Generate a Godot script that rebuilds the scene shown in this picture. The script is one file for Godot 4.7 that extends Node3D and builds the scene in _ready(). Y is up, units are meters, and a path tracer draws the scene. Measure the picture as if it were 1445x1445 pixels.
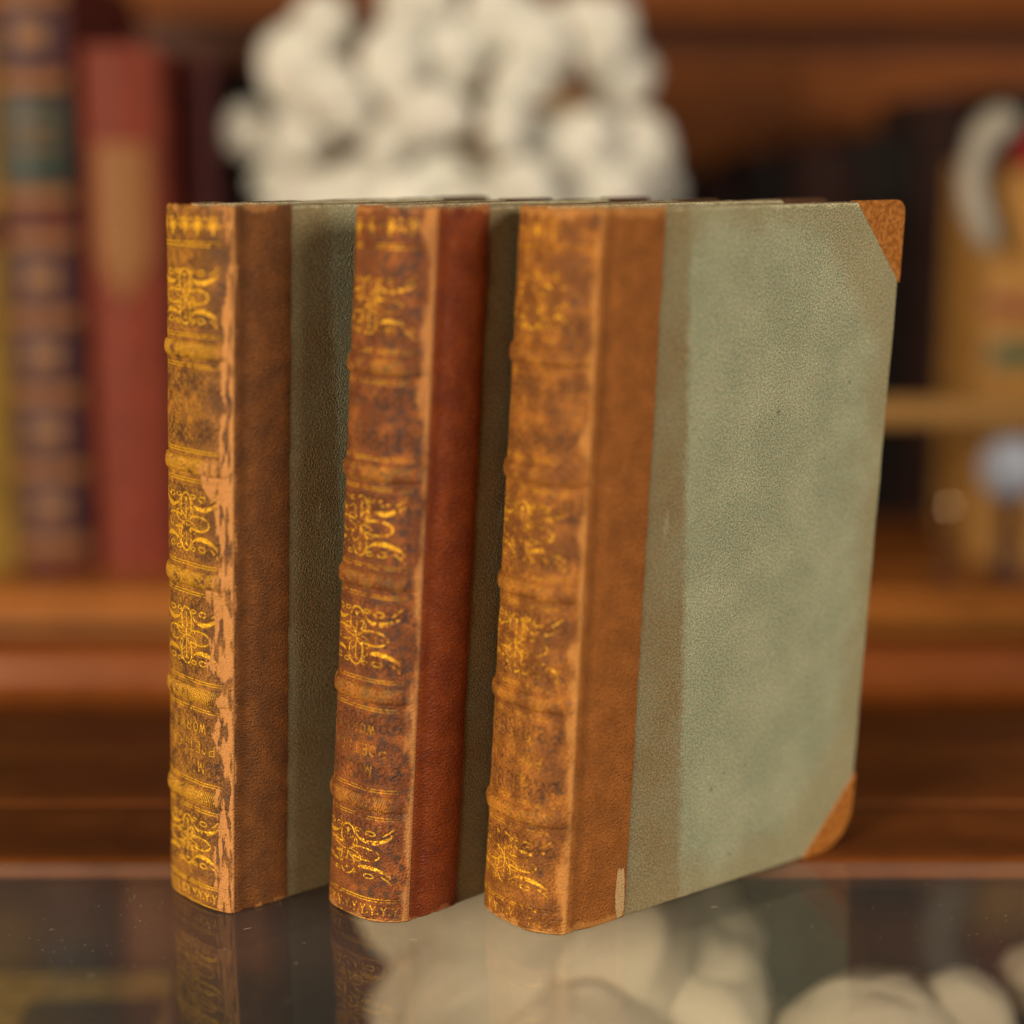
extends Node3D
# Three old half-leather books on a glass-topped case in front of a bookcase.

const BH := 0.19          # height of the three books
const TPM := 8.08         # texture pixels per millimetre on the leather
var shear := 0.0
var taper := 0.0         # how much thinner a book is at its top
var rng := RandomNumberGenerator.new()
var taken := {}

func _ready() -> void:
	# ---------------------------------------------------------------- camera
	var cam := Camera3D.new()
	cam.name = "camera"
	add_child(cam)
	var lens := CameraAttributesPhysical.new()
	lens.frustum_focal_length = 43.98
	lens.frustum_focus_distance = 0.502
	lens.frustum_near = 0.02
	lens.frustum_far = 20.0
	lens.exposure_aperture = 1.95
	lens.auto_exposure_enabled = false
	cam.attributes = lens
	cam.position = Vector3(0, 0.2035, 0)
	cam.rotation = Vector3(-0.1904, 0, 0)
	cam.current = true
	# ---------------------------------------------------------------- air and light
	var env := Environment.new()
	env.background_mode = Environment.BG_COLOR
	env.background_color = Color(0.06, 0.05, 0.042)
	env.tonemap_mode = Environment.TONE_MAPPER_LINEAR
	env.tonemap_exposure = 1.08
	env.sdfgi_enabled = true
	env.ssao_enabled = true
	env.ssil_enabled = true
	var we := WorldEnvironment.new()
	we.name = "environment"
	we.environment = env
	add_child(we)
	# two windows of the room behind the camera: one to the right, one to the left
	window_light("window_light_right", Vector3(2.05, 1.10, 0.80), Vector3(0.0, 0.06, -0.52), Vector2(1.1, 1.2), Color(1.0, 0.96, 0.89), 5.6)
	window_light("window_light_left", Vector3(-1.70, 0.62, 1.35), Vector3(-0.05, 0.1, -0.7), Vector2(1.2, 0.9), Color(1.0, 0.93, 0.82), 11.0)
	# ---------------------------------------------------------------- structure
	make_materials()
	make_table()
	make_bookcase()
	# ---------------------------------------------------------------- objects
	make_front_books()
	make_shelf_books()
	make_coral()
	make_case_things()
	make_right_things()
	make_dust()


func window_light(called: String, at: Vector3, to: Vector3, size: Vector2, color: Color, energy: float) -> void:
	var l := AreaLight3D.new()
	l.name = called
	l.area_size = size
	l.light_color = color
	l.light_energy = energy
	l.area_range = 12.0
	l.area_attenuation = 2.0
	l.shadow_enabled = true
	add_child(l)
	l.look_at_from_position(at, to, Vector3.UP)


# ===================================================================== helpers
func numbered(called: String) -> String:
	var n: int = taken.get(called, 0)
	taken[called] = n + 1
	return called if n == 0 else "%s_%03d" % [called, n]

func tag(o: Node3D, label: String, category: String, group := "", kind := "") -> Node3D:
	if label: o.set_meta("label", label)
	if category: o.set_meta("category", category)
	if group: o.set_meta("group", group)
	if kind: o.set_meta("kind", kind)
	return o

func thing(called: String, label: String, category: String, at := Vector3.ZERO, turn := 0.0, group := "") -> Node3D:
	var o := Node3D.new()
	o.name = numbered(called)
	add_child(o)
	o.position = at
	o.rotation.y = turn
	tag(o, label, category, group)
	return o

func part(called: String, mesh: Mesh, mat: Material, parent: Node, at := Vector3.ZERO, rot := Vector3.ZERO) -> MeshInstance3D:
	var o := MeshInstance3D.new()
	o.name = called
	o.mesh = mesh
	o.material_override = mat
	o.position = at
	o.rotation = rot
	parent.add_child(o, true)
	return o

# triangles are written counter-clockwise seen from outside and turned round for Godot
func make_mesh(v: PackedVector3Array, uv: PackedVector2Array, idx: PackedInt32Array, flat := false) -> ArrayMesh:
	if shear != 0.0:
		for i in v.size():
			var k := 1.0 - taper * v[i].y / BH
			if v[i].z < 0: v[i].z *= k
			if v[i].x < 0: v[i].x *= k
			v[i].z += shear * v[i].y
	if flat:
		var v2 := PackedVector3Array()
		var uv2 := PackedVector2Array()
		for i in idx:
			v2.append(v[i])
			uv2.append(uv[i] if uv.size() else Vector2.ZERO)
		v = v2
		uv = uv2
		idx = PackedInt32Array(range(v.size()))
	var nn := PackedVector3Array()
	nn.resize(v.size())
	for k in range(0, idx.size(), 3):
		var a := v[idx[k]]
		var n := (v[idx[k + 1]] - a).cross(v[idx[k + 2]] - a)
		for j in 3:
			nn[idx[k + j]] += n
	for i in nn.size():
		nn[i] = nn[i].normalized()
	var rev := PackedInt32Array()
	for k in range(0, idx.size(), 3):
		rev.append(idx[k])
		rev.append(idx[k + 2])
		rev.append(idx[k + 1])
	var arr := []
	arr.resize(Mesh.ARRAY_MAX)
	arr[Mesh.ARRAY_VERTEX] = v
	arr[Mesh.ARRAY_NORMAL] = nn
	if uv.size():
		arr[Mesh.ARRAY_TEX_UV] = uv
	arr[Mesh.ARRAY_INDEX] = rev
	var m := ArrayMesh.new()
	m.add_surface_from_arrays(Mesh.PRIMITIVE_TRIANGLES, arr)
	return m

# a rows x cols sheet of points; outside lies to the left of +col x +row
func sheet(p: Array, uvs: Array, closed := false) -> ArrayMesh:
	var rows := p.size()
	var cols: int = p[0].size()
	var v := PackedVector3Array()
	var uv := PackedVector2Array()
	var idx := PackedInt32Array()
	for r in rows:
		for c in cols:
			v.append(p[r][c])
			uv.append(uvs[r][c] if uvs.size() else Vector2(float(c) / cols, float(r) / rows))
	for r in rows - 1:
		for c in (cols if closed else cols - 1):
			var a := r * cols + c
			var b := r * cols + (c + 1) % cols
			var d := a + cols
			var e := b + cols
			idx.append_array(PackedInt32Array([a, b, e, a, e, d]))
	return make_mesh(v, uv, idx)

# box with chamfered edges, centred
func cbox(s: Vector3, b: float) -> ArrayMesh:
	var h := s * 0.5
	b = minf(b, minf(h.x, minf(h.y, h.z)) * 0.8)
	var v := PackedVector3Array()
	var idx := PackedInt32Array()
	var id := {}
	for sx in [-1, 1]:
		for sy in [-1, 1]:
			for sz in [-1, 1]:
				for ax in 3:
					var q := Vector3(sx * (h.x - b), sy * (h.y - b), sz * (h.z - b))
					if ax == 0: q.x = sx * h.x
					if ax == 1: q.y = sy * h.y
					if ax == 2: q.z = sz * h.z
					id["%d%d%d%d" % [sx, sy, sz, ax]] = v.size()
					v.append(q)
	var faces := []
	var g := func(x, y, z, ax): return id["%d%d%d%d" % [x, y, z, ax]]
	for s1 in [-1, 1]:
		faces.append([g.call(s1, -1, -1, 0), g.call(s1, 1, -1, 0), g.call(s1, 1, 1, 0), g.call(s1, -1, 1, 0)])
		faces.append([g.call(-1, s1, -1, 1), g.call(-1, s1, 1, 1), g.call(1, s1, 1, 1), g.call(1, s1, -1, 1)])
		faces.append([g.call(-1, -1, s1, 2), g.call(1, -1, s1, 2), g.call(1, 1, s1, 2), g.call(-1, 1, s1, 2)])
		for s2 in [-1, 1]:
			faces.append([g.call(s1, s2, -1, 0), g.call(s1, s2, 1, 0), g.call(s1, s2, 1, 1), g.call(s1, s2, -1, 1)])
			faces.append([g.call(s1, -1, s2, 0), g.call(s1, 1, s2, 0), g.call(s1, 1, s2, 2), g.call(s1, -1, s2, 2)])
			faces.append([g.call(-1, s1, s2, 1), g.call(1, s1, s2, 1), g.call(1, s1, s2, 2), g.call(-1, s1, s2, 2)])
			for s3 in [-1, 1]:
				faces.append([g.call(s1, s2, s3, 0), g.call(s1, s2, s3, 1), g.call(s1, s2, s3, 2)])
	for f in faces:
		var c := Vector3.ZERO
		for i in f: c += v[i]
		var n := (v[f[1]] - v[f[0]]).cross(v[f[2]] - v[f[0]])
		if n.dot(c) < 0: f.reverse()
		for k in range(1, f.size() - 1):
			idx.append_array(PackedInt32Array([f[0], f[k], f[k + 1]]))
	return make_mesh(v, PackedVector2Array(), idx, true)

# polygon (x, y) pushed from z0 (front) back to z1, front and back edges bevelled; uv from (x, y) over (uw, uh)
func slab(poly: PackedVector2Array, z0: float, z1: float, bev: float, uw: float, uh: float) -> ArrayMesh:
	var c := Vector2.ZERO
	for q in poly: c += q
	c /= poly.size()
	if Geometry2D.is_polygon_clockwise(poly):
		poly.reverse()
	var inset := PackedVector2Array()
	var n := poly.size()
	for i in n:
		var a := poly[(i + n - 1) % n]
		var b := poly[(i + 1) % n]
		var t := (b - a).normalized()
		inset.append(poly[i] + Vector2(-t.y, t.x) * bev)
	var rings := [[inset, z0], [poly, z0 - bev], [poly, z1 + bev], [inset, z1]]
	var v := PackedVector3Array()
	var uv := PackedVector2Array()
	var idx := PackedInt32Array()
	for r in rings:
		for q in r[0]:
			v.append(Vector3(q.x, q.y, r[1]))
			uv.append(Vector2(q.x / uw, 1.0 - q.y / uh))
	for r in 3:
		for i in n:
			var a := r * n + i
			var b := r * n + (i + 1) % n
			idx.append_array(PackedInt32Array([a + n, b + n, b, a + n, b, a]))
	for r in [0, 3]:
		var k := v.size()
		v.append(Vector3(c.x, c.y, rings[r][1]))
		uv.append(Vector2(c.x / uw, 1.0 - c.y / uh))
		for i in n:
			var a: int = r * n + i
			var b: int = r * n + (i + 1) % n
			idx.append_array(PackedInt32Array([k, a, b] if r == 0 else [k, b, a]))
	return make_mesh(v, uv, idx, true)

# body of revolution from (radius, height) pairs
func lathe(prof: Array, n := 28) -> ArrayMesh:
	var p := []
	for q in prof:
		var row := []
		for i in n:
			var a := TAU * i / n
			row.append(Vector3(cos(a) * q.x, q.y, -sin(a) * q.x))
		p.append(row)
	return sheet(p, [], true)

# profile of (z, y) points pushed along x
func moulding(prof: PackedVector2Array, x0: float, x1: float) -> ArrayMesh:
	var p := PackedVector2Array()
	for q in prof: p.append(Vector2(-q.x, q.y))
	var m := slab(p, 0.0, -(x1 - x0), 0.0004, 1, 1)
	var a := m.surface_get_arrays(0)
	var v: PackedVector3Array = a[Mesh.ARRAY_VERTEX]
	var nn: PackedVector3Array = a[Mesh.ARRAY_NORMAL]
	var rot := Basis(Vector3.UP, PI / 2)
	for i in v.size():
		v[i] = rot * v[i] + Vector3(x1, 0, 0)
		nn[i] = rot * nn[i]
	a[Mesh.ARRAY_VERTEX] = v
	a[Mesh.ARRAY_NORMAL] = nn
	var o := ArrayMesh.new()
	o.add_surface_from_arrays(Mesh.PRIMITIVE_TRIANGLES, a)
	return o

func noise(seed_: int, freq: float, oct := 4, kind := FastNoiseLite.TYPE_SIMPLEX_SMOOTH) -> FastNoiseLite:
	var f := FastNoiseLite.new()
	f.seed = seed_
	f.frequency = freq
	f.noise_type = kind
	f.fractal_type = FastNoiseLite.FRACTAL_FBM
	f.fractal_octaves = oct
	return f

# noise as bytes, drawn on a smaller picture and stretched by (kx, ky)
func noise_bytes(seed_: int, freq: float, w: int, h: int, oct := 4, kx := 1, ky := 1) -> PackedByteArray:
	var im := noise(seed_, freq, oct).get_image(ceili(float(w) / kx), ceili(float(h) / ky), false, false, true)
	if kx != 1 or ky != 1:
		im.resize(w, h, Image.INTERPOLATE_CUBIC)
	im.convert(Image.FORMAT_L8)
	return im.get_data()

func tex_rgb(d: PackedByteArray, w: int, h: int) -> ImageTexture:
	return ImageTexture.create_from_image(Image.create_from_data(w, h, false, Image.FORMAT_RGB8, d))


# ===================================================================== materials
var m := {}

func wood_texture(seed_: int, dark: Color, light: Color, size := 512) -> ImageTexture:
	var a := noise_bytes(seed_, 0.012, size, size, 4, 14, 1)
	var b := noise_bytes(seed_ + 1, 0.09, size, size, 3, 20, 1)
	var c := noise_bytes(seed_ + 2, 0.02, size, size, 3)
	var d := PackedByteArray()
	d.resize(size * size * 3)
	for i in size * size:
		var t := clampf(a[i] / 255.0 * 0.55 + b[i] / 255.0 * 0.35 + c[i] / 255.0 * 0.35 - 0.12, 0, 1)
		var q := dark.lerp(light, t)
		d[i * 3] = int(q.r * 255)
		d[i * 3 + 1] = int(q.g * 255)
		d[i * 3 + 2] = int(q.b * 255)
	return tex_rgb(d, size, size)

func wood(tex: Texture2D, tint: Color, rough: float, scale := 3.0, coat := 0.0) -> StandardMaterial3D:
	var o := StandardMaterial3D.new()
	o.albedo_texture = tex
	o.albedo_color = tint
	o.roughness = rough
	o.uv1_triplanar = true
	o.uv1_scale = Vector3.ONE * scale
	o.metallic_specular = 0.35
	if coat > 0:
		o.clearcoat_enabled = true
		o.clearcoat = coat
		o.clearcoat_roughness = 0.2
	return o

func plain(c: Color, rough: float, metal := 0.0) -> StandardMaterial3D:
	var o := StandardMaterial3D.new()
	o.albedo_color = c
	o.roughness = rough
	o.metallic = metal
	o.metallic_specular = 0.4
	return o

func mottled(c1: Color, c2: Color, rough: float, freq: float, scale: float, relief := 0.0, seed_ := 5) -> StandardMaterial3D:
	var o := StandardMaterial3D.new()
	var t := NoiseTexture2D.new()
	t.width = 256
	t.height = 256
	t.seamless = true
	t.noise = noise(seed_, freq, 5)
	var g := Gradient.new()
	g.set_color(0, c1)
	g.set_color(1, c2)
	g.set_offset(0, 0.25)
	g.set_offset(1, 0.75)
	t.color_ramp = g
	o.albedo_texture = t
	o.metallic_specular = 0.28
	o.roughness = rough
	o.uv1_triplanar = true
	o.uv1_scale = Vector3.ONE * scale
	if relief > 0:
		var t2 := NoiseTexture2D.new()
		t2.width = 256
		t2.height = 256
		t2.seamless = true
		t2.noise = noise(seed_ + 9, freq * 2.0, 4)
		o.heightmap_enabled = true
		o.heightmap_texture = t2
		o.heightmap_scale = relief
	return o

func make_materials() -> void:
	var w1 := wood_texture(11, Color8(104, 60, 26), Color8(168, 106, 48))
	var w2 := wood_texture(31, Color8(58, 30, 16), Color8(112, 62, 30))
	m.case_wood = wood(w1, Color(0.74, 0.66, 0.58), 0.5, 4.0, 0.0)
	m.shelf_wood = wood(w1, Color(1.0, 0.95, 0.85), 0.42, 4.0, 0.2)
	m.bead_wood = wood(w1, Color(1.0, 1.0, 0.85), 0.4, 4.0, 0.2)
	m.ovolo_wood = wood(w1, Color(0.92, 0.80, 0.74), 0.36, 4.0, 0.4)
	m.dark_wood = wood(w2, Color(0.75, 0.7, 0.68), 0.5, 4.0)
	m.panel_wood = wood(w1, Color(0.74, 0.64, 0.34), 0.7, 3.0)
	m.case_inside = wood(w2, Color(0.85, 0.78, 0.72), 0.6, 4.0)
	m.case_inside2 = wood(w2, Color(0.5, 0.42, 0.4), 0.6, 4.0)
	m.coral = mottled(Color8(228, 220, 204), Color8(245, 241, 231), 0.85, 0.03, 9.0, 0.05)
	m.coral.subsurf_scatter_enabled = true
	m.coral.subsurf_scatter_strength = 0.12
	m.dark_leather = mottled(Color8(58, 38, 24), Color8(86, 56, 34), 0.8, 0.1, 26.0)  # darker brown for rear corners and the corners of the farther books
	m.coral_inside = mottled(Color8(168, 130, 88), Color8(196, 160, 116), 0.9, 0.03, 9.0)  # dusty inner tan, also standing in for warm shade between the lobes
	m.coral_cream = mottled(Color8(226, 206, 170), Color8(242, 228, 198), 0.85, 0.03, 14.0, 0.05)
	m.brass = plain(Color8(150, 110, 60), 0.45, 0.3)
	m.gilt = plain(Color8(122, 80, 42), 0.6, 0.1)
	m.pages = mottled(Color8(120, 92, 62), Color8(176, 146, 106), 0.9, 0.02, 20.0)
	var gl := StandardMaterial3D.new()
	gl.albedo_color = Color(0.93, 0.97, 0.95, 0.02)
	gl.transparency = BaseMaterial3D.TRANSPARENCY_ALPHA
	gl.roughness = 0.02
	gl.metallic_specular = 0.42
	gl.cull_mode = BaseMaterial3D.CULL_DISABLED
	m.glass = gl


# ===================================================================== table and bookcase
func make_table() -> void:
	var t := thing("display_table", "brown wooden display table with a glass top carrying the three books", "table")
	part("glass_top", cbox(Vector3(1.3, 0.005, 0.4065), 0.0006), m.glass, t, Vector3(0, -0.0025, -0.31425))
	# wooden rail level with the glass along its far side, nosed at the front, and a second board behind it
	var nose := PackedVector2Array([Vector2(-0.5178, -0.0052)])
	for i in 7:
		var a := PI / 2 * i / 6
		nose.append(Vector2(-0.5226 + 0.0048 * cos(a), -0.0050 + 0.0050 * sin(a)))
	nose.append_array(PackedVector2Array([Vector2(-0.5650, 0.0), Vector2(-0.5665, -0.0012), Vector2(-0.5665, -0.018), Vector2(-0.556, -0.018)]))
	part("rail_board", moulding(nose, -0.65, 0.65), m.case_wood, t)
	part("rail_board", cbox(Vector3(1.3, 0.018, 0.096), 0.0014), m.case_wood, t, Vector3(0, -0.009, -0.6155))
	part("front_rail", cbox(Vector3(1.3, 0.02, 0.06), 0.002), m.case_wood, t, Vector3(0, -0.0155, -0.145))
	part("case_bottom", cbox(Vector3(1.26, 0.012, 0.52), 0.001), m.case_inside2, t, Vector3(0, -0.1360, -0.388))
	part("front_panel", cbox(Vector3(1.3, 0.11, 0.012), 0.001), m.case_wood, t, Vector3(0, -0.084, -0.13))
	for s in [-1, 1]:
		part("side_panel", cbox(Vector3(0.014, 0.112, 0.53), 0.001), m.case_wood, t, Vector3(s * 0.64, -0.0835, -0.40))
	# upright boards that close the back of the case
	var x := -0.632
	var k := 0
	rng.seed = 4
	while x < 0.62:
		var w := 0.03 + rng.randf() * 0.035
		part("back_board", cbox(Vector3(w - 0.001, 0.092, 0.008 + 0.003 * (k % 2)), 0.001), m.case_inside if k % 2 == 0 else m.case_inside2, t, Vector3(x + w * 0.5, -0.0935, -0.655))
		x += w
		k += 1

func make_bookcase() -> void:
	var b := thing("bookcase", "brown wooden bookcase with moulded shelf edge behind the books", "bookcase")
	part("shelf", cbox(Vector3(1.7, 0.0118, 0.315), 0.0015), m.shelf_wood, b, Vector3(0, -0.0060, -1.013))
	var bead := PackedVector2Array()
	for i in 9:
		var a := -PI / 2 + PI * i / 8
		bead.append(Vector2(-0.862 + 0.0045 * cos(a), -0.0166 + 0.0042 * sin(a)))
	bead.append(Vector2(-0.90, -0.0124))
	bead.append(Vector2(-0.90, -0.0208))
	part("bead_moulding", moulding(bead, -0.85, 0.85), m.bead_wood, b)
	part("fillet", cbox(Vector3(1.7, 0.0058, 0.04), 0.0006), m.dark_wood, b, Vector3(0, -0.0238, -0.888))
	var ov := PackedVector2Array()
	for i in 13:
		var a := -PI / 2 + (PI * 0.98) * i / 12
		ov.append(Vector2(-0.872 + 0.016 * cos(a), -0.0445 + 0.0175 * sin(a)))
	ov.append(Vector2(-0.90, -0.0270))
	ov.append(Vector2(-0.90, -0.0620))
	part("ovolo_moulding", moulding(ov, -0.85, 0.85), m.ovolo_wood, b)
	part("base_panel", cbox(Vector3(1.7, 0.30, 0.02), 0.001), m.case_wood, b, Vector3(0, -0.2125, -0.905))
	# back of the bookcase: upright boards below a rail with a dark gap between
	var x := -0.85
	while x < 0.83:
		var w := 0.17
		part("back_board", cbox(Vector3(w - 0.0012, 0.262, 0.012), 0.001), m.panel_wood, b, Vector3(x + w * 0.5, 0.131, -1.166))
		x += w
	part("back_rail", cbox(Vector3(1.7, 0.12, 0.014), 0.003), m.panel_wood, b, Vector3(0, 0.339, -1.158))
	part("back_sheet", cbox(Vector3(1.7, 0.40, 0.006), 0.001), m.dark_wood, b, Vector3(0, 0.2, -1.178))
	part("upper_shelf", cbox(Vector3(1.7, 0.018, 0.315), 0.002), m.shelf_wood, b, Vector3(0, 0.409, -1.013))
	for s in [-1, 1]:
		part("side", cbox(Vector3(0.02, 0.80, 0.33), 0.002), m.shelf_wood, b, Vector3(s * 0.862, 0.03, -1.02))


# ===================================================================== leather with gold tooling
var gm := PackedByteArray()   # gold
var bm := PackedByteArray()   # blind lines
var gw := 0
var gh := 0

func stamp(x: float, y: float, r: float, level := 255.0, blind := false) -> void:
	var x0 := maxi(0, floori(x - r - 1))
	var x1 := mini(gw - 1, ceili(x + r + 1))
	var y0 := maxi(0, floori(y - r - 1))
	var y1 := mini(gh - 1, ceili(y + r + 1))
	for iy in range(y0, y1 + 1):
		for ix in range(x0, x1 + 1):
			var d := sqrt((ix - x) * (ix - x) + (iy - y) * (iy - y))
			var a := int(clampf(r + 0.5 - d, 0.0, 1.0) * level)
			var i := iy * gw + ix
			if blind:
				if a > bm[i]: bm[i] = a
			elif a > gm[i]: gm[i] = a

func stroke(a: Vector2, b: Vector2, r: float, level := 255.0, blind := false) -> void:
	var n := maxi(1, ceili(a.distance_to(b) / maxf(0.8, r * 0.7)))
	for i in n + 1:
		var q := a.lerp(b, float(i) / n)
		stamp(q.x, q.y, r, level, blind)

func arc(c: Vector2, rx: float, ry: float, a0: float, a1: float, r: float, level := 255.0, blind := false) -> void:
	var n := maxi(4, ceili(absf(a1 - a0) * maxf(rx, ry) / 1.3))
	for i in n + 1:
		var a := lerpf(a0, a1, float(i) / n)
		stamp(c.x + rx * cos(a), c.y + ry * sin(a), r, level, blind)

func ornament(c: Vector2, ax: float, ay: float) -> void:
	for i in 420:
		var th := TAU * i / 420.0
		var r := 0.60 + 0.33 * cos(4 * th)
		stamp(c.x + ax * r * cos(th), c.y + ay * r * sin(th), 2.3)
		if i % 14 == 0:
			var r2 := r - 0.15
			stamp(c.x + ax * r2 * cos(th), c.y + ay * r2 * sin(th), 1.7)
		if i % 10 == 5 and r > 0.5:
			var r3 := r - 0.3
			stamp(c.x + ax * r3 * cos(th), c.y + ay * r3 * sin(th), 1.5)
	for i in 360:
		var th := TAU * i / 360.0
		var r := 0.56 * absf(sin(2 * th + 0.5))
		stamp(c.x + ax * r * cos(th) * 0.9, c.y + ay * r * sin(th), 1.4)
	stroke(c + Vector2(0, -ay * 0.7), c + Vector2(0, ay * 0.7), 1.5)
	stamp(c.x, c.y - ay * 0.72, 4.5)
	stamp(c.x, c.y + ay * 0.72, 4.0)
	for sx in [-1, 1]:
		for sy in [-1, 1]:
			# acanthus bowl lying in the notch between two lobes, open outwards, thick towards its outer tip
			var q := c + Vector2(sx * ax * 0.66, sy * ay * 0.74)
			for i in 110:
				var k := i / 109.0
				var a := lerpf(PI * 1.12, -PI * 0.10, k)
				var rr := 1.0 + 0.35 * smoothstep(0.6, 1.0, k)
				var th := 1.3 + 7.5 * pow(sin(PI * clampf(k * 0.94, 0, 1)), 1.3) * smoothstep(0.0, 0.6, k)
				stamp(q.x + sx * ax * 0.40 * rr * cos(a), q.y - sy * ay * 0.27 * sin(a), th * 0.62)
			arc(q + Vector2(sx * ax * 0.02, sy * ay * 0.06), ax * 0.13, ay * 0.08, 0, TAU * 0.9, 1.7)
			arc(q + Vector2(-sx * ax * 0.34, sy * ay * 0.10), ax * 0.10, ay * 0.06, 0, TAU, 1.6)
			for k in 3:
				stroke(q + Vector2(sx * ax * (0.34 + 0.06 * k), sy * ay * (0.02 + 0.05 * k)), q + Vector2(sx * ax * (0.46 + 0.05 * k), sy * ay * (0.14 + 0.08 * k)), 1.8)

const GLYPHS := {
	"P": [[0, 1, 0, 0, 0.7, 0, 0.8, 0.25, 0.7, 0.5, 0, 0.5]], "O": [[0.4, 0, 0.05, 0.2, 0, 0.5, 0.05, 0.8, 0.4, 1, 0.75, 0.8, 0.8, 0.5, 0.75, 0.2, 0.4, 0]],
	"E": [[0.7, 0, 0, 0, 0, 1, 0.7, 1], [0, 0.5, 0.5, 0.5]], "T": [[0, 0, 0.8, 0], [0.4, 0, 0.4, 1]], "I": [[0.2, 0, 0.2, 1]],
	"C": [[0.75, 0.15, 0.4, 0, 0.05, 0.25, 0.05, 0.75, 0.4, 1, 0.75, 0.85]], "A": [[0, 1, 0.4, 0, 0.8, 1], [0.15, 0.65, 0.65, 0.65]], "L": [[0, 0, 0, 1, 0.65, 1]],
	"W": [[0, 0, 0.25, 1, 0.5, 0.1, 0.75, 1, 1.0, 0]], "R": [[0, 1, 0, 0, 0.65, 0, 0.75, 0.25, 0.65, 0.5, 0, 0.5], [0.35, 0.5, 0.8, 1]],
	"K": [[0, 0, 0, 1], [0.75, 0, 0, 0.55, 0.75, 1]], "S": [[0.7, 0.12, 0.35, 0, 0.05, 0.22, 0.35, 0.48, 0.7, 0.75, 0.35, 1, 0.03, 0.88]], "M": [[0, 1, 0.1, 0, 0.5, 0.9, 0.9, 0, 1.0, 1]]
}

# the books stand on their heads, so the lettering is upside down
func lettering(s: String, c: Vector2, size: float, adv: float, level: float) -> void:
	var total := adv * s.length()
	for k in s.length():
		if not GLYPHS.has(s[k]): continue
		var lv := level * (1.0 - 0.55 * float(k) / s.length())
		for line in GLYPHS[s[k]]:
			for i in range(0, line.size() - 2, 2):
				var a := Vector2(line[i] * adv * 0.72, line[i + 1] * size) + Vector2(k * adv - total * 0.5, -size * 0.5)
				var b := Vector2(line[i + 2] * adv * 0.72, line[i + 3] * size) + Vector2(k * adv - total * 0.5, -size * 0.5)
				stroke(c - a, c - b, 1.7, lv)
				stroke(c - a, c - b, 1.3, 130, true)

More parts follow.
